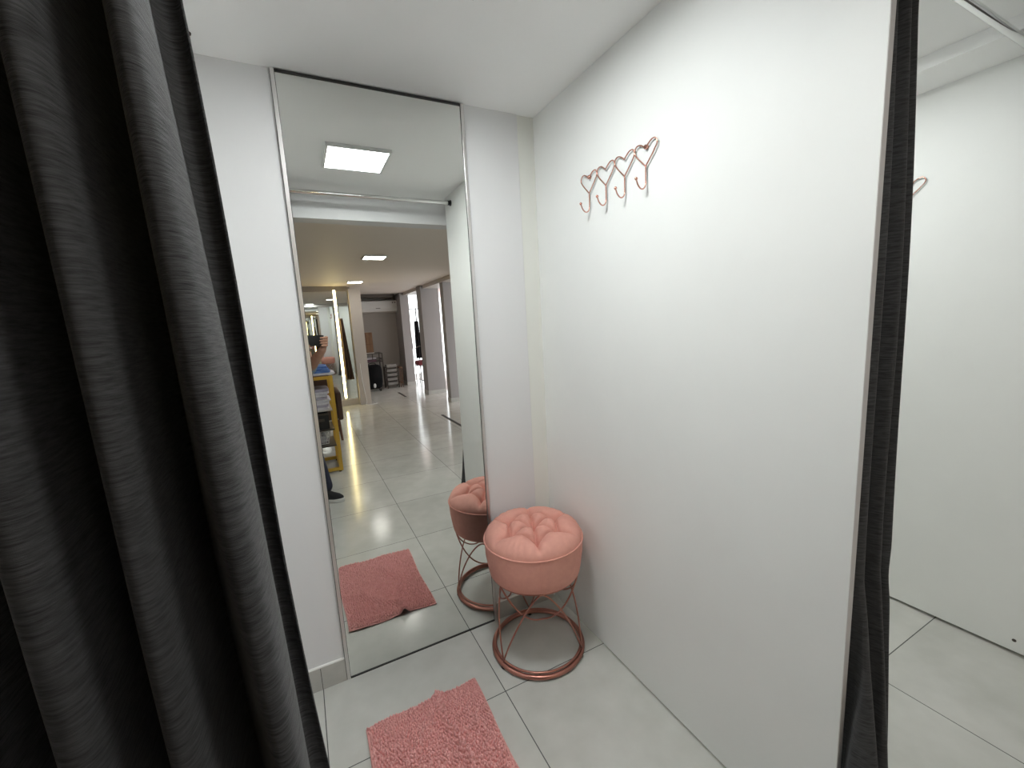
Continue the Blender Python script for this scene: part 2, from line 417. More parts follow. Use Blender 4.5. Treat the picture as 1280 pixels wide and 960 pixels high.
heart_rack('hook_rack', 'rose gold rack of four heart hooks in full view on the white partition', X1, -.3705, 1.790)
heart_rack('hook_rack', 'rose gold heart hook rack in the next cubicle, mostly hidden by the gathered curtain', X2, -.505, 1.765)

# ------------------------------------------------------------------ curtains and rods
def rod(name, label, x0, x1, y, z):
    r = thing(name, label, 'curtain rod', ((x0 + x1) / 2, y, z))
    MB().tube([(x0 + .004, y, z), (x1 - .004, y, z)], .012, 16, cap=True).build('rod', 'chrome', r, smooth=50)
    for x, d in ((x0, 1), (x1, -1)):
        MB().tube([(x, y, z), (x + d * .006, y, z), (x + d * .0061, y, z), (x + d * .02, y, z)], [.018, .018, .0145, .0145], 18).build('end_bracket', 'black', r, smooth=40)
    return r
rod('curtain_rod', 'chrome curtain rod spanning the cubicle with the tall mirror', X0, X1, -1.10, 2.135)
rod('curtain_rod', 'chrome curtain rod across the neighbouring cubicle at top corner', X1 + PT, X2, -1.09, 2.125)
def curtain(name, label, path, shift, zt, zb, ringxs, yrod, n=14):
    """path: plan polyline (x, y); shift(x0, y0, t, z): plan point at height z"""
    c = thing(name, label, 'curtain', (path[len(path) // 2][0], path[len(path) // 2][1], zb))
    pl = smooth_pts([(p[0], p[1], 0) for p in path], n); N = len(pl) - 1
    def fn(u, v):
        p = pl[min(N, int(round(u * N)))]; z = zt + (zb - zt) * v
        x, y = shift(p.x, p.y, u, z); return (x, y, z)
    fab = MB().grid(fn, N, 120).build('fabric', 'curtain', c, smooth=True)
    md = fab.modifiers.new('thick', 'SOLIDIFY'); md.thickness = .0022; md.offset = 0
    hm = MB().grid(lambda u, v: (fn(u, 1 - .012 * 0)[0], fn(u, 1)[1], zb + .03 * v - .0006), N, 3).build('bottom_hem', 'curtain', c, smooth=True)
    md = hm.modifiers.new('thick', 'SOLIDIFY'); md.thickness = .0046; md.offset = 0
    for x in ringxs:
        MB().tube([(x, yrod + .021 * math.cos(2 * PI * k / 28), zt - .016 + .021 * math.sin(2 * PI * k / 28) + .018) for k in range(28)], .0032, 8, closed=True).build('ring', 'chrome', c, smooth=True)
    return c
lp = [(-.080, -1.098), (-.086, -1.090), (-.096, -1.088), (-.103, -1.098), (-.101, -1.12), (-.095, -1.15), (-.0955, -1.18), (-.100, -1.20), (-.110, -1.203),
      (-.119, -1.185), (-.130, -1.14), (-.145, -1.075), (-.152, -1.05), (-.157, -1.06), (-.160, -1.12), (-.162, -1.175), (-.167, -1.20), (-.177, -1.203), (-.187, -1.185),
      (-.202, -1.13), (-.216, -1.075), (-.222, -1.05), (-.226, -1.07), (-.2265, -1.13), (-.226, -1.18), (-.231, -1.202), (-.242, -1.203), (-.254, -1.185),
      (-.272, -1.13), (-.288, -1.075), (-.295, -1.06), (-.300, -1.09), (-.304, -1.16), (-.312, -1.18), (-.320, -1.15), (-.3235, -1.10)]
def lshift(x, y, u, z):
    k = 1 - u
    t = max(0.0, (z - 1.75) / .35); t = min(1, t) ; t = t * t * (3 - 2 * t)
    yy = -1.145 + (y + 1.145) * (1 - .45 * t) + .045 * t
    xx = x + (1.3 - z) * .042 * k + .012 * max(0, 1.1 - z) * k + .004 * math.sin(z * 5 + u * 14) * k
    yy += .006 * math.sin(z * 4.2 + u * 23)
    return min(xx, .2), yy
curtain('curtain', 'big charcoal velvet curtain gathered in folds at the left before the mirror cubicle', lp, lshift, 2.118, .04, [-.10, -.15, -.2, -.25, -.30], -1.10)
rp = [(.981, -1.120), (.985, -1.16), (.990, -1.195), (1.002, -1.206), (1.014, -1.19), (1.020, -1.15), (1.026, -1.12), (1.034, -1.125),
      (1.041, -1.17), (1.050, -1.205), (1.062, -1.200), (1.070, -1.165), (1.076, -1.14), (1.084, -1.15), (1.090, -1.185), (1.098, -1.20), (1.104, -1.19)]
def rshift(x, y, u, z):
    t = min(1, max(0.0, (z - 1.97) / .13)); t = t * t * (3 - 2 * t)
    w = max(0, 1.9 - z)
    yy = -1.16 + (y + 1.16) * (1 - .4 * t) + .06 * t - .012 * w
    xx = x + u * (.045 * w + .02 * max(0, .5 - z)) + .003 * math.sin(z * 6 + u * 9) * min(1, w)
    lo = max(0, .75 - z)
    yy -= (1 - u) ** 1.2 * lo * .16
    if yy < YF - .006: xx -= (1 - u) ** 2 * lo * .11 * min(1, (YF - .006 - yy) / .02)
    notch = -.014 * math.exp(-((z - .72) / .05) ** 2) * u ** 6
    return xx + notch, yy + .004 * math.sin(z * 5 + u * 17)
curtain('curtain', 'charcoal velvet curtain bunched in a narrow bundle behind the white partition edge', rp, rshift, 2.108, .05, [1.0, 1.03, 1.06, 1.09], -1.09)

# ------------------------------------------------------------------ lamps
def ceiling_lamp(label, x, y, zc, s, em, group=None):
    r = thing('ceiling_light', label, 'light', (x, y, zc), group)
    h = s / 2; m = MB()
    for lo, hi in (((x - h, y - h), (x + h, y - h + .012)), ((x - h, y + h - .012), (x + h, y + h)), ((x - h, y - h + .012), (x - h + .012, y + h - .012)), ((x + h - .012, y - h + .012), (x + h, y + h - .012))):
        m.box((*lo, zc - .016), (*hi, zc))
    m.build('frame', 'lamp_frame', r)
    box((x - h + .012, y - h + .012, zc - .013), (x + h - .012, y + h - .012, zc - .004)).build('diffuser', em, r)
    return r
ceiling_lamp('square white LED ceiling light over the cubicle with the tall mirror', .325, -.675, H, .295, 'lamp')
ceiling_lamp('square white LED ceiling light over the neighbouring cubicle beyond the partition', 1.62, -.675, H, .295, 'lamp_soft')
ceiling_lamp('nearer small square LED light on the shop ceiling, seen in the mirror', .80, -3.20, HS, .24, 'shop_lamp')
ceiling_lamp('second square LED light on the shop ceiling, farther in the mirror', .89, -5.70, HS, .24, 'shop_lamp')
ceiling_lamp('unseen square LED fill light added above the photographer, just outside the header', .36, -1.53, HS, .21, 'fill_lamp')  # added out of view to fill the lower partition and light the curtain
ceiling_lamp('unseen square LED fill light added before the neighbouring cubicle, right of photographer', 1.75, -2.2, HS, .24, 'fill_lamp')  # second added lamp, out of view, more fill for the cubicles
hk = MB().lathe([(.0005, 0), (.009, 0), (.009, -.004), (.004, -.007), (.004, -.018), (.0005, -.018)], (-.205, -.10, H), 14).build('ceiling_screw', 'darkmetal', None, smooth=40)
tag(hk, 'small dark screw head in the ceiling beside the left curtain', 'screw')

# ------------------------------------------------------------------ shop seen in the mirror
YM = -6.45
struct(box((-2.6, YM - .1, 0), (.84, YM, HS)).build('wall_shop', 'shop_wall'))
struct(box((-2.6, YM, 0), (.84, YM + .03, .10)).build('baseboard_shop', 'offwhite'))
struct(box((.84, -6.62, 0), (1.035, -6.30, 2.06)).build('trim_4', 'offwhite'))          # pilaster
struct(box((.84, -8.75, 0), (.9, -6.62, HS)).build('wall_recess', 'shop_wall'))
struct(box((.84, -8.85, 0), (2.42, -8.75, HS)).build('wall_shop_back', 'shop_wall'))
struct(box((1.0, -8.75, HS - .075), (2.05, -8.40, HS)).build('trim_5', 'darkbeam'))
def column(name, x0, x1, y0, y1):
    c = struct(box((x0, y1, .075), (x1, y0, HS)).build(name, 'column'))
    box((x0 - .006, y1 - .006, 0), (x1 + .006, y0 + .006, .075)).build('plinth', 'base', c)
column('trim_6', 2.235, 2.55, -5.33, -5.50)
column('trim_7', 2.155, 2.51, -6.47, -6.78)
column('trim_8', 2.125, 2.315, -8.15, -8.75)
struct(box((2.20, -8.15, HS - .06), (2.55, -4.55, HS)).build('trim_9', 'offwhite'))
struct(box((2.62, -10.5, -.10), (6.5, -3.0, -.02)).build('ground', 'ground'))

pmir = thing('wall_mirror', 'wide shop mirror beside the glowing led strip on the far wall', 'mirror', (-.1, YM, .12))
box((-.80, YM + .001, .12), (.585, YM + .007, 2.03)).build('mirror_glass', 'mirror', pmir)
box((-.80, YM + .001, .10), (.585, YM + .011, .12)).build('bottom_frame', 'alu', pmir)
pmir2 = thing('wall_mirror', 'narrow shop mirror between the glowing led strip and the white pillar', 'mirror', (.73, YM, .12))
box((.655, YM + .001, .12), (.825, YM + .007, 2.03)).build('mirror_glass', 'mirror', pmir2)
box((.655, YM + .001, .10), (.825, YM + .011, .12)).build('bottom_frame', 'alu', pmir2)
ls = thing('led_strip', 'tall vertical warm yellow led strip on the shop mirror wall', 'light', (.62, YM, .14))
box((.59, YM + .001, .10), (.65, YM + .012, 2.06)).build('profile', 'alu', ls)
box((.603, YM + .012, .14), (.637, YM + .018, 2.05)).build('diffuser', 'strip', ls)
def drape(name, label, cat, xt0, xt1, xb0, xb1, y, z1, z0, amp, nf, m, group=None):
    def fn(u, v):
        z = z1 + (z0 - z1) * v; a = xt0 + (xb0 - xt0) * v; b = xt1 + (xb1 - xt1) * v
        return (a + (b - a) * u, y + amp * math.sin(u * nf * 2 * PI + v) * (.4 + .6 * v), z)
    o = MB().grid(fn, 40, 20).build(name, m, None, smooth=True)
    md = o.modifiers.new('thick', 'SOLIDIFY'); md.thickness = .012; md.offset = 0
    return tag(o, label, cat, group)
drape('reflection_cloth', 'dark brown drape standing in for a reflection in the narrow shop mirror', 'cloth', .672, .70, .668, .79, YM + .055, 1.56, .47, .016, 2.5, 'brownfab')  # modelled in place of a dark reflection in the shop mirror
wc = MB().tube(smooth_pts([(.90, -6.292, .75), (.905, -6.285, .5), (.93, -6.285, .25), (.95, -6.288, .06), (.93, -6.24, .006), (1.0, -6.20, .006), (1.12, -6.22, .006)], 8), .006, 8).build('power_cable', 'white', None, smooth=True)
tag(wc, 'white cable running down the pillar by the led strip', 'cable')

ac = thing('air_conditioner', 'white split air conditioner high on the recess wall', 'air conditioner', (1.70, -8.75, 1.70))
sec = [(-8.75, 1.99), (-8.58, 1.99), (-8.54, 1.97), (-8.53, 1.80), (-8.56, 1.73), (-8.64, 1.70), (-8.75, 1.70)]
def ext(sec, x0, x1):
    n = len(sec); return MB().add([(x0, a, b) for a, b in sec] + [(x1, a, b) for a, b in sec], [tuple(range(n)), tuple(range(2 * n - 1, n - 1, -1))] + [(i, (i + 1) % n, n + (i + 1) % n, n + i) for i in range(n)])
ext(sec, 1.23, 2.15).build('body', 'white', ac)
ext([(-8.635, 1.703), (-8.555, 1.735), (-8.55, 1.728), (-8.63, 1.694)], 1.28, 2.10).build('louvre', 'offwhite', ac)
box((1.64, -8.533, 1.80), (1.74, -8.525, 1.812)).build('badge', 'darkmetal', ac)
for x in (2.03, 2.085): MB().tube([(x, -8.545, 1.93), (x, -8.520, 1.93)], .014, 12).build('sensor', 'black', ac)
sc = thing('security_camera', 'small dark dome camera beside the air conditioner, near the pillar', 'camera', (1.22, -8.50, 1.86))
MB().tube([(1.25, -8.62, 1.87), (1.25, -8.50, 1.87)], [.03, .045], 16).build('housing', 'black', sc, smooth=40)
MB().ball((1.25, -8.495, 1.87), .034, 14, 10).build('lens', 'white', sc, smooth=True)

rk = thing('storage_rack', 'low dark metal rack against the recess wall behind the suitcase', 'rack', (1.36, -8.40, 0))
for x in (1.10, 1.62):
    for y in (-8.20, -8.62): box((x - .011, y - .011, 0), (x + .011, y + .011, .80)).build('post', 'darkmetal', rk)
m = MB()
for z in (.79, .66):
    m.box((1.10, -8.208, z - .008), (1.62, -8.192, z + .008)).box((1.10, -8.628, z - .008), (1.62, -8.612, z + .008)).box((1.612, -8.62, z - .008), (1.628, -8.2, z + .008))
m.box((1.40, -8.208, .66), (1.414, -8.192, .79)); m.build('rail', 'darkmetal', rk)
box((1.10, -8.62, .80), (1.46, -8.20, .82)).build('shelf_board', 'offwhite', rk)
box((1.10, -8.62, .60), (1.62, -8.20, .615)).build('shelf_board', 'darkmetal', rk)
cbp = thing('cardboard_box', 'brown cardboard box standing on the metal rack', 'box', (1.32, -8.35, .82))
box((1.16, -8.48, .82), (1.46, -8.28, 1.27), .004).build('carton', 'cardboard', cbp)
MB().box((1.161, -8.281, 1.0), (1.459, -8.277, 1.012)).box((1.30, -8.281, .822), (1.32, -8.277, 1.268)).build('flap_seam', 'brownwood', cbp)
def folded(name, label, cat, c, s, m, group=None, seed=0, ez=.4):
    rnd = random.Random(seed); w, d, h = s
    def fn(u, v):
        a = 2 * PI * v; ca, sa_ = math.cos(a), math.sin(a); e = .35
        xx = (abs(ca) ** .22) * (1 if ca > 0 else -1); zz = (abs(sa_) ** ez) * (1 if sa_ > 0 else -1)
        k = 1 - .07 * abs(2 * u - 1) ** 8
        return (c[0] + w / 2 * xx * k, c[1] + d * (u - .5), c[2] + h / 2 + h / 2 * zz * k + .0015 * math.sin(9 * u + seed + 7 * v))
    mm = MB().grid(fn, 12, 24); n = 13
    mm.f.append(tuple(j * n for j in range(24))); mm.f.append(tuple(j * n + 12 for j in range(23, -1, -1)))
    o = mm.build(name, m, None, smooth=50); return tag(o, label, cat, group)
folded('folded_garment', 'dusty mauve folded garment on the lower shelf of the metal rack', 'garment', (1.33, -8.38, .615), (.34, .30, .05), 'mauve', seed=3)
folded('folded_garment', 'grey white folded garment lying over the mauve one on the rack', 'garment', (1.34, -8.38, .6655), (.32, .28, .04), 'whitecloth', seed=5)

su = thing('suitcase', 'upright black suitcase standing by the white pillar before the rack', 'suitcase', (1.33, -7.85, 0))
def su_fn(u, v):
    a = 2 * PI * v; ca, sa_ = math.cos(a), math.sin(a); k = 1 - .16 * abs(2 * u - 1) ** 4
    xx = (abs(ca) ** .45) * (1 if ca > 0 else -1); zz = (abs(sa_) ** .45) * (1 if sa_ > 0 else -1)
    return (1.33 + .19 * xx * k, -7.85 + .23 * (u - .5), .315 + .265 * zz * k)
mm = MB().grid(su_fn, 14, 36); mm.f.append(tuple(j * 15 for j in range(36))); mm.f.append(tuple(j * 15 + 14 for j in range(35, -1, -1)))
mm.build('shell', 'fabric_black', su, smooth=50)
MB().ball((1.33, -7.735, .13), (.028, .012, .05)).build('white_tag', 'white', su, smooth=True)
MB().tube(smooth_pts([(1.26, -7.85, .57), (1.265, -7.85, .60), (1.33, -7.85, .612), (1.395, -7.85, .60), (1.40, -7.85, .57)], 5), .009, 8).build('handle', 'black', su, smooth=True)
for x in (1.21, 1.45):
    for y in (-7.93, -7.77): MB().tube([(x - .012, y, .03), (x + .012, y, .03)], .03, 14).build('wheel', 'rubber', su, smooth=40)

wr = thing('wire_rack', 'low metal drawer rack of five tiers beside the black suitcase', 'rack', (1.79, -8.1, 0))
for x in (1.65, 1.90):
    for y in (-8.0, -8.25): MB().tube([(x, y, 0), (x, y, .48)], .009, 8).build('post', 'darkmetal', wr, smooth=True)
for k in range(5):
    z = .06 + .1 * k
    MB().box((1.65, -8.006, z), (1.90, -7.994, z + .012)).box((1.65, -8.256, z), (1.90, -8.244, z + .012)).box((1.644, -8.25, z), (1.656, -8.0, z + .012)).box((1.894, -8.25, z), (1.906, -8.0, z + .012)).build('tier_rail', 'darkmetal', wr)
    box((1.665, -8.235, z + .002), (1.885, -8.02, z + .07), .004).build('drawer', 'drawer_grey', wr)
br = thing('side_table', 'small dark brown wooden table tucked between drawer rack and column', 'table', (1.98, -8.05, 0))
box((1.925, -8.19, .44), (1.995, -7.95, .465)).build('table_top', 'brownwood', br)
for x in (1.932, 1.978):
    for y in (-8.18, -7.97): box((x, y, 0), (x + .012, y + .012, .44)).build('leg', 'brownwood', br)
box((1.93, -8.18, .10), (1.99, -7.96, .115)).build('shelf', 'brownwood', br)
for (x, y0, y1, lab) in ((1.785, -4.46, -3.3, 'black floor track nearer to the cubicle, beside the first column'), (1.715, -7.22, -6.58, 'black floor track farther off before the second column')):
    t = MB().box((x - .017, y0, 0), (x - .005, y1, .006)).box((x + .005, y0, 0), (x + .017, y1, .006)).box((x - .005, y0, 0), (x + .005, y1, .003)).build('floor_track', 'track')
    tag(t, lab, 'track')

# gold shelf unit with clothes
gs = thing('display_shelf', 'gold metal shelf unit stacked with folded clothes, seen in the mirror', 'shelf', (-.38, -2.88, 0))
GX0, GX1, GY0, GY1 = -.93, .20, -2.67, -3.08
for x in (GX0, GX1):
    for y in (GY0, GY1): box((x - .016, y - .016, .012), (x + .016, y + .016, .94)).build('leg', 'gold', gs)
    for y in (GY0, GY1): MB().lathe([(.0005, 0), (.012, 0), (.012, .01), (.006, .013), (.0005, .013)], (x - .01 if x > 0 else x + .01, y, 0), 12).build('foot', 'rubber', gs)
for z in (.925, .03):
    for y in (GY0, GY1): box((GX0 + .016, y - .015, z - .015), (GX1 - .016, y + .015, z + .015)).build('frame_rail', 'gold', gs)
    for x in (GX0, GX1): box((x - .015, GY1 + .016, z - .015), (x + .015, GY0 - .016, z + .015)).build('frame_rail', 'gold', gs)
box((GX0 + .017, GY1 - .012, .925), (GX1 - .017, GY0 + .012, .945)).build('shelf_board', 'brownwood', gs)
for z in (.615, .425, .265): box((GX0 + .017, GY1 + .0, z - .012), (GX1 - .017, GY0 - .018, z)).build('shelf_board', 'offwhite' if z > .5 else 'darkmetal', gs)
pk = folded('folded_garment', 'white folded garment lying under the blue pile on the gold shelf', 'garment', (.055, -2.86, .9455), (.385, .33, .022), 'whitecloth', seed=31)
for k in range(3):
    lab = ['blue folded garment at the bottom of the blue pile on the gold shelf top', 'blue folded garment in the middle of the pile on the gold shelf top', 'blue folded garment topmost of the pile on the gold shelf top'][k]
    folded('folded_garment', lab, 'garment', (.045 - .008 * k, -2.86, .968 + .0225 * k), (.33 - .012 * k, .32, .022), 'blue', 'blue garments on the gold shelf', seed=20 + k)
order = ['lowest', 'second from bottom', 'third from bottom', 'fourth from bottom', 'fourth from top', 'third from top', 'second from top', 'topmost']
for k in range(8):
    folded('folded_garment', 'pale folded garment, %s of the pale pile on the gold shelf' % order[k], 'garment', (.03 + .007 * ((k * 5) % 4) - .01, -2.865, .6155 + .0250 * k), (.285 - .012 * (k % 3), .33, .0245), ('whitecloth', 'lilaccloth', 'whitecloth')[k % 3], 'pale garments on the gold shelf', seed=40 + k, ez=.75)
for k, (xa, xb) in enumerate(((-.16, -.005), (.005, .145))):
    b = thing('storage_bin', ['black storage bin on the gold shelf, nearer the photographer side', 'black storage bin on the gold shelf beside its front leg'][k], 'bin', ((xa + xb) / 2, -2.88, .425))
    MB().box((xa, -3.02, .425), (xb, -3.012, .575)).box((xa, -2.738, .425), (xb, -2.73, .575)).box((xa, -3.02, .425), (xa + .008, -2.73, .575)).box((xb - .008, -3.02, .425), (xb, -2.73, .575)).box((xa, -3.02, .425), (xb, -2.73, .431)).build('bin_body', 'black', b)
    MB().box((xa - .004, -2.73, .56), (xb + .004, -2.725, .58)).box((xa + .04, -2.7305, .50), (xb - .04, -2.7265, .525)).build('rim', 'darkmetal', b)
bk = thing('basket', 'white wire basket on the low shelf of the gold unit', 'basket', (.03, -2.87, .265))
BX0, BX1, BY0, BY1 = -.08, .14, -2.99, -2.74
for z in (.272, .305, .34, .375, .398):
    q = .02 * (.40 - z) / .13
    MB().tube([(BX0 + q, BY0 + q, z), (BX1 - q, BY0 + q, z), (BX1 - q, BY1 - q, z), (BX0 + q, BY1 - q, z)], .0035, 6, closed=True).build('hoop', 'white', bk)
m = MB()
for k in range(9):
    x = BX0 + (BX1 - BX0) * k / 8; x2 = .03 + (x - .03) * .82
    m.tube([(x, BY1, .398), (x2, BY1 - .02, .272), (x2, BY0 + .02, .272), (x, BY0, .398)], .0025, 6)
m.build('ribs', 'white', bk)
fc = folded('folded_garment', 'white folded garment inside the white wire basket', 'garment', (.03, -2.865, .277), (.16, .19, .075), 'whitecloth', seed=77)

arm = thing('armchair', 'dark brown armchair with tapered wooden legs behind the gold shelf', 'armchair', (.02, -4.15, 0))
box((-.28, -4.45, .27), (.30, -3.88, .46), .02).build('seat', 'brownfab', arm, smooth=30)
box((.30, -4.45, .26), (.36, -3.88, .61), .02).build('armrest', 'brownfab', arm, smooth=30)
box((-.34, -4.45, .26), (-.28, -3.88, .61), .02).build('armrest', 'brownfab', arm, smooth=30)
box((-.28, -4.52, .40), (.30, -4.40, .80), .03).build('backrest', 'brownfab', arm, smooth=30)
for x, y, dx, dy in ((.30, -3.93, .02, .03), (-.28, -3.93, -.02, .03), (.30, -4.40, .02, -.03), (-.28, -4.40, -.02, -.03)):
    MB().tube([(x + dx, y + dy, 0), (x, y, .265)], [.012, .022], 12).build('leg', 'brownwood', arm, smooth=40)
folded('folded_garment', 'white folded cloth on the brown armchair seat, standing in for reflected clothes', 'garment', (.12, -4.12, .4605), (.33, .34, .08), 'whitecloth', seed=91)  # takes the place of pale clothes reflected in the shop mirror
folded('folded_garment', 'dusty pink folded cloth on the white one, standing in for a reddish reflection', 'garment', (.14, -4.12, .5405), (.28, .30, .03), 'pinkcloth', seed=92)  # takes the place of a reddish reflection in the shop mirror

# outside, through the openings between the columns
gr = thing('clothes_rail', 'black clothes rail standing outdoors beyond the shop columns', 'rail', (2.85, -8.9, -.02))
for x in (2.40 + .25, 3.15): MB().tube([(x, -8.9, -.02), (x, -8.9, 1.78)], .012, 10).build('post', 'black', gr, smooth=True)
MB().tube([(2.38, -8.9, 1.78), (3.2, -8.9, 1.78)], .011, 10).build('bar', 'black', gr, smooth=True)
for x in (2.65, 3.15): MB().tube([(x, -9.12, -.008), (x, -8.68, -.008)], .012, 10).build('foot', 'black', gr, smooth=True)
names = ['long narrow black garment hanging nearest the white wall corner outdoors', 'black dress hanging second along the outdoor clothes rail', 'black coat hanging third along the outdoor clothes rail', 'black top hanging last on the outdoor clothes rail']
for k, (xa, xb, zt, zb) in enumerate(((2.40, 2.50, 1.775, .80), (2.56, 2.72, 1.48, .55), (2.74, 2.93, 1.48, .50), (2.96, 3.12, 1.48, .7))):
    g = drape('hanging_garment', names[k], 'garment', xa + .03, xb - .03, xa, xb, -8.9, zt, zb, .03, 2, 'fabric_black', 'black garments on the outdoor rail')
    MB().tube(smooth_pts([((xa + xb) / 2, -8.9, zt - .01), ((xa + xb) / 2, -8.9, max(zt, 1.76)), ((xa + xb) / 2 + .02, -8.9, max(zt + .03, 1.80)), ((xa + xb) / 2 + .03, -8.9, max(zt + .01, 1.785))], 5), .004, 6).build('hanger_hook', 'black', g, smooth=True)
folded('folded_garment', 'dark red folded cloth on the outdoor wire chair seat', 'garment', (2.62, -8.45, .41), (.34, .34, .12), 'red', seed=101)
wch = thing('wire_chair', 'wire chair standing on the bright pavement beyond the columns', 'chair', (2.63, -8.45, -.02))
for x in (2.46, 2.80):
    for y in (-8.28, -8.62): MB().tube([(x, y, -.02), (x, y, .40)], .008, 8).build('leg', 'darkmetal', wch, smooth=True)
m = MB()
for k in range(6): m.tube([(2.46 + .068 * k, -8.28, .40), (2.46 + .068 * k, -8.62, .40)], .006, 6)
m.tube([(2.46, -8.28, .40), (2.80, -8.28, .40), (2.80, -8.62, .40), (2.46, -8.62, .40)], .008, 8, closed=True); m.build('seat', 'darkmetal', wch)
MB().tube(smooth_pts([(2.46, -8.28, .20), (2.55, -8.27, .26), (2.63, -8.27, .12), (2.71, -8.27, .26), (2.80, -8.28, .20)], 6), .006, 6).build('scroll_stretcher', 'darkmetal', wch, smooth=True)
MB().tube(smooth_pts([(2.46, -8.62, .40), (2.46, -8.66, .75), (2.63, -8.68, .86), (2.80, -8.66, .75), (2.80, -8.62, .40)], 6), .008, 8).build('backrest', 'darkmetal', wch, smooth=True)
aw = thing('awning', 'pale pink canopy over the pavement outside the shop', 'awning', (3.2, -8, 2.1))
MB().add([(2.62, -10.4, 2.30), (2.62, -3.2, 2.30), (4.6, -3.2, 2.02), (4.6, -10.4, 2.02), (2.62, -10.4, 2.31), (2.62, -3.2, 2.31), (4.6, -3.2, 2.03), (4.6, -10.4, 2.03)],
         [(0, 1, 2, 3), (7, 6, 5, 4), (0, 4, 5, 1), (1, 5, 6, 2), (2, 6, 7, 3), (3, 7, 4, 0)]).build('canopy', 'awning', aw)
MB().tube([(4.6, -10.4, 2.025), (4.6, -3.2, 2.025)], .014, 8).build('front_bar', 'darkmetal', aw)
for y in (-10.3, -3.3): MB().tube([(4.6, y, -.02), (4.6, y, 2.02)], .02, 8).build('post', 'darkmetal', aw)

# ------------------------------------------------------------------ the photographer
PO = CAM + RGT * .045 - UPV * .038
E_ = lambda r, u, f: PO + RGT * r + UPV * u + FWD * f          # r right, u up, f forward of the lens
Rm = Matrix((RGT, FWD, UPV)).transposed().to_4x4()
def ori(mb): return mb.xf(Matrix.Translation(PO) @ Rm)          # local x = right, y = forward, z = up
ph = thing('phone', 'black phone held sideways by the photographer, mirrored at the glass edge', 'phone', tuple(E_(.07, -.025, -.012)))
ori(MB().box((-.016, -.0165, -.062), (.152, -.0085, .017), .003)).build('body', 'black', ph, smooth=30)
ori(MB().box((-.013, -.0085, -.022), (.022, -.0062, .013), .001)).build('camera_bump', 'black', ph, smooth=30)
for x, z in ((0, 0), (.012, -.014), (.012, .006)):
    ori(MB().tube([(x, -.0064, z), (x, -.0048, z)], .0052, 18)).build('lens', 'glass_black', ph, smooth=40)
ori(MB().box((-.013, -.0172, -.059), (.149, -.0166, .014))).build('screen', 'glass_black', ph)

per = thing('person', 'stooping person in light blue shirt and navy trousers photographing with a phone', 'person', (-.16, -2.12, 0))
def capsule(mb, a, b, ra, rb, n=14, k=8):
    a, b = V(a), V(b); d = (b - a); L = d.length; d.normalize(); pts = []; rr = []
    for i in range(5):
        t = PI / 2 * i / 4; pts.append(a - d * ra * math.cos(t)); rr.append(max(.0008, ra * math.sin(t)))
    for i in range(1, k): pts.append(a + (b - a) * i / k); rr.append(ra + (rb - ra) * i / k)
    for i in range(5):
        t = PI / 2 * i / 4; pts.append(b + d * rb * math.sin(t)); rr.append(max(.0008, rb * math.cos(t)))
    mb.tube(pts, rr, n)
def limb(mb, pts, rs):
    for i in range(len(pts) - 1): capsule(mb, pts[i], pts[i + 1], rs[i], rs[i + 1])
def remesh(o, vs, sm=6):
    r = o.modifiers.new('join', 'REMESH'); r.mode = 'VOXEL'; r.voxel_size = vs; r.use_smooth_shade = True
    s = o.modifiers.new('soft', 'SMOOTH'); s.factor = .5; s.iterations = sm
    return o
hipC = V((-.25, -2.42, .86)); shC = V((-.17, -2.12, 1.05))
R = dict(hip=V((-.165, -2.42, .82)), knee=V((-.05, -2.12, .50)), ank=V((.005, -1.975, .095)), sh=V((-.02, -2.10, 1.05)), elb=V((.045, -1.87, 1.12)), wri=E_(.152, -.095, -.028))
Lf = dict(hip=V((-.335, -2.42, .82)), knee=V((-.44, -2.08, .49)), ank=V((-.45, -2.12, .095)), sh=V((-.33, -2.11, 1.045)), elb=V((-.29, -1.90, .93)), wri=E_(.012, -.135, -.055))
head = V((-.035, -1.955, 1.19)); look = (CAM - V((0, 0, .02)) - head).normalized()
hx = look.cross(V((0, 0, 1))).normalized(); hz = hx.cross(look)
Hd = lambda x, y, z: head + hx * x + look * y + hz * z          # x to the person's right
b = MB()
limb(b, [hipC, hipC.lerp(shC, .5), shC], [.125, .115, .12])
limb(b, [R['hip'], R['knee'], R['ank']], [.08, .052, .036]); limb(b, [Lf['hip'], Lf['knee'], Lf['ank']], [.08, .052, .036])
limb(b, [shC, R['sh'], R['elb'], R['wri']], [.07, .052, .040, .027]); limb(b, [shC, Lf['sh'], Lf['elb'], Lf['wri']], [.07, .052, .040, .027])
limb(b, [shC + V((0, .02, .04)), head - hz * .06 - look * .02], [.058, .054])
hb = MB().ball((0, -.012, .028), (.072, .090, .082), 24, 16).ball((0, .028, -.035), (.056, .058, .068), 20, 14).ball((0, .056, -.078), (.026, .022, .020))
hb.ball((0, .092, -.012), (.012, .017, .014)); capsule(hb, (0, .080, .025), (0, .092, -.008), .008, .011)
for s in (-1, 1):
    hb.ball((.074 * s, -.008, -.005), (.010, .022, .033)); hb.ball((.034 * s, .072, .028), (.026, .012, .008)); hb.ball((.036 * s, .055, -.022), (.024, .026, .020))
hb.ball((0, .082, -.046), (.022, .010, .0055)).ball((0, .080, -.056), (.019, .010, .006))
MH = Matrix.Translation(head) @ Matrix((hx, look, hz)).transposed().to_4x4()
b.add(hb.xf(MH).v, hb.f)
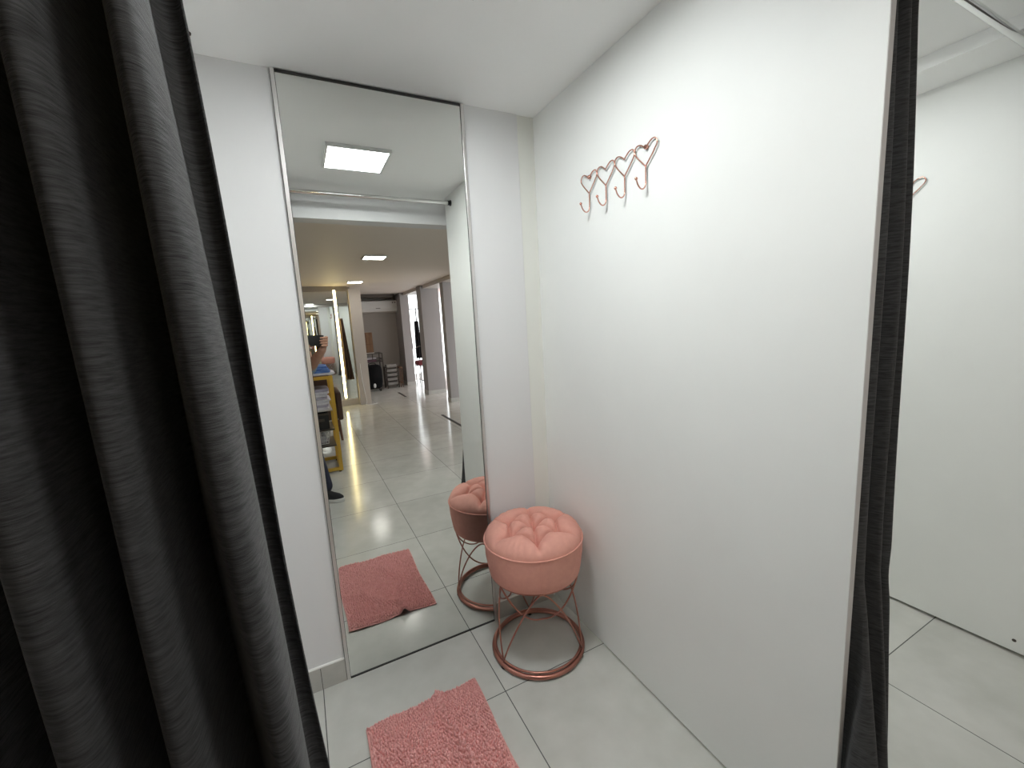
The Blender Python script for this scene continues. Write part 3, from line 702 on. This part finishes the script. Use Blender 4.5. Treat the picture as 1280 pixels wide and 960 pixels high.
# right hand round the far end of the phone
palmR = [E_(.166, -.050, -.030), E_(.158, -.090, -.030)]
capsule(b, palmR[0], palmR[1], .022, .024); capsule(b, palmR[1], R['wri'], .022, .026); capsule(b, E_(.168, -.025, -.022), palmR[1], .014, .022)
for i, (u, ln) in enumerate(((.003, .95), (-.0165, 1.0), (-.036, .95), (-.0545, .78))):
    k = E_(.176, u, -.018); j1 = E_(.171, u - .001, .004); tip = E_(.170 - .052 * ln, u - .004, .0015)
    j2 = E_(.150, u - .002, .0045)
    limb(b, [E_(.168, -.03 + u * .3, -.026), k, j1, j2, tip], [.0105, .0084, .0078, .0073, .0062])
limb(b, [E_(.160, -.070, -.036), E_(.150, -.048, -.034), E_(.130, -.034, -.028), E_(.112, -.026, -.026)], [.013, .0115, .0105, .0085])
# left hand under the near end
limb(b, [Lf['wri'], E_(.008, -.100, -.034), E_(.006, -.078, -.030)], [.026, .023, .020])
for i, xq in enumerate((-.012, .005, .022, .038)):
    limb(b, [E_(.004 + xq * .5, -.090, -.030), E_(xq, -.076, -.022), E_(xq, -.074, -.006), E_(xq, -.060, -.0005), E_(xq, -.048 - .006 * (i == 3), -.001)], [.012, .0098, .009, .0082, .0068])
limb(b, [E_(-.004, -.085, -.036), E_(-.018, -.065, -.034), E_(-.016, -.038, -.027)], [.013, .011, .0085])
body = remesh(b.build('body', 'skin', per, smooth=True), .0036, 2)
hr = MB()
hr.ball((0, -.028, .042), (.082, .096, .086), 24, 16).ball((0, -.06, -.02), (.068, .055, .06))
hr = remesh(hr.xf(MH).build('hair', 'hair', per, smooth=True), .006, 3)
for s in (-1, 1): MB().ball((.033 * s, .072, .014), (.012, .009, .0065), 12, 8).xf(MH).build('eye', 'eye', per, smooth=True)
t = MB()
limb(t, [hipC - V((0, .0, .02)), hipC.lerp(shC, .22)], [.138, .13])
limb(t, [R['hip'], R['knee'], V((.022, -1.98, .12))], [.098, .070, .062]); limb(t, [Lf['hip'], Lf['knee'], V((-.45, -2.12, .13))], [.098, .070, .062])
remesh(t.build('trousers', 'jeans', per, smooth=True), .008, 4)
t = MB()
limb(t, [hipC.lerp(shC, .12), hipC.lerp(shC, .55), shC], [.142, .132, .135])
limb(t, [shC, R['sh'], R['sh'].lerp(R['elb'], .62)], [.09, .068, .058]); limb(t, [shC, Lf['sh'], Lf['sh'].lerp(Lf['elb'], .62)], [.09, .068, .058])
remesh(t.build('shirt', 'shirt', per, smooth=True), .008, 4)
def shoe(ank, d):
    d = V((d[0], d[1], 0)).normalized(); s_ = V((d.y, -d.x, 0)); c = V((ank.x, ank.y, 0))
    def prof(k):                        # half width along the shoe, t from heel 0 to toe 1
        return .043 * (1 - .25 * math.exp(-((k - .38) / .16) ** 2)) * (min(1, (k + .015) / .14) ** .5) * (min(1, (1.01 - k) / .22) ** .55)
    n = 26; top = []; 
    out = [(k / n, 1) for k in range(n + 1)] + [(k / n, -1) for k in range(n, -1, -1)]
    L = .285; base = [c + d * (L * k - .075) + s_ * (prof(k) * sg) for k, sg in out]; N = len(base)
    m = MB(); z = [0.001, .004, .026, .03]; sc_ = [.96, 1, 1.0, .95]
    cen = c + d * (.0675)
    for zz, q in zip(z, sc_): m.v += [tuple(cen + (p - cen) * q + V((0, 0, zz))) for p in base]
    for j in range(3): m.f += [(j * N + i, j * N + (i + 1) % N, (j + 1) * N + (i + 1) % N, (j + 1) * N + i) for i in range(N)]
    m.f += [tuple(range(N)), tuple(3 * N + i for i in range(N))]
    so = m.build('shoe', 'sole', per, smooth=40); part(so, 'black canvas shoe with white sole')
    u = MB()
    for zz, q, dx in ((.029, .95, 0), (.045, .93, 0), (.060, .82, -.006), (.073, .62, -.02), (.092, .44, -.045)):
        u.v += [tuple(cen + d * dx + (p - cen) * q + V((0, 0, zz))) for p in base]
    for j in range(4): u.f += [(j * N + i, j * N + (i + 1) % N, (j + 1) * N + (i + 1) % N, (j + 1) * N + i) for i in range(N)]
    u.f += [tuple(4 * N + i for i in range(N))]
    u.build('upper', 'shoe', so, smooth=50)
shoe(V((-.025, -1.985, 0)), (.80, .50)); shoe(V((-.45, -2.13, 0)), (-.25, .9))

# ------------------------------------------------------------------ world, camera
w = bpy.data.worlds.new('sky'); S.world = w; w.use_nodes = True
bg = w.node_tree.nodes['Background']; bg.inputs[0].default_value = (.93, .96, 1.0, 1); bg.inputs[1].default_value = 2.9
cam = bpy.data.cameras.new('camera'); co = bpy.data.objects.new('camera', cam); COL.objects.link(co); S.camera = co
cam.sensor_width = 36; cam.sensor_fit = 'HORIZONTAL'; cam.lens = 524.53 / 1280 * 36; cam.clip_start = .012; cam.clip_end = 60
co.matrix_world = Matrix.Translation(CAM) @ Matrix((RGT, UPV, -FWD)).transposed().to_4x4()
S.view_settings.view_transform = 'Standard'; S.view_settings.look = 'None'; S.view_settings.gamma = 1; S.view_settings.exposure = 0.22
S.view_settings.use_curve_mapping = False
S.cycles.max_bounces = 12; S.cycles.diffuse_bounces = 7; S.cycles.glossy_bounces = 6
S.cycles.caustics_reflective = False; S.cycles.caustics_refractive = False
S.cycles.sample_clamp_indirect = 6.0; S.cycles.use_denoising = True
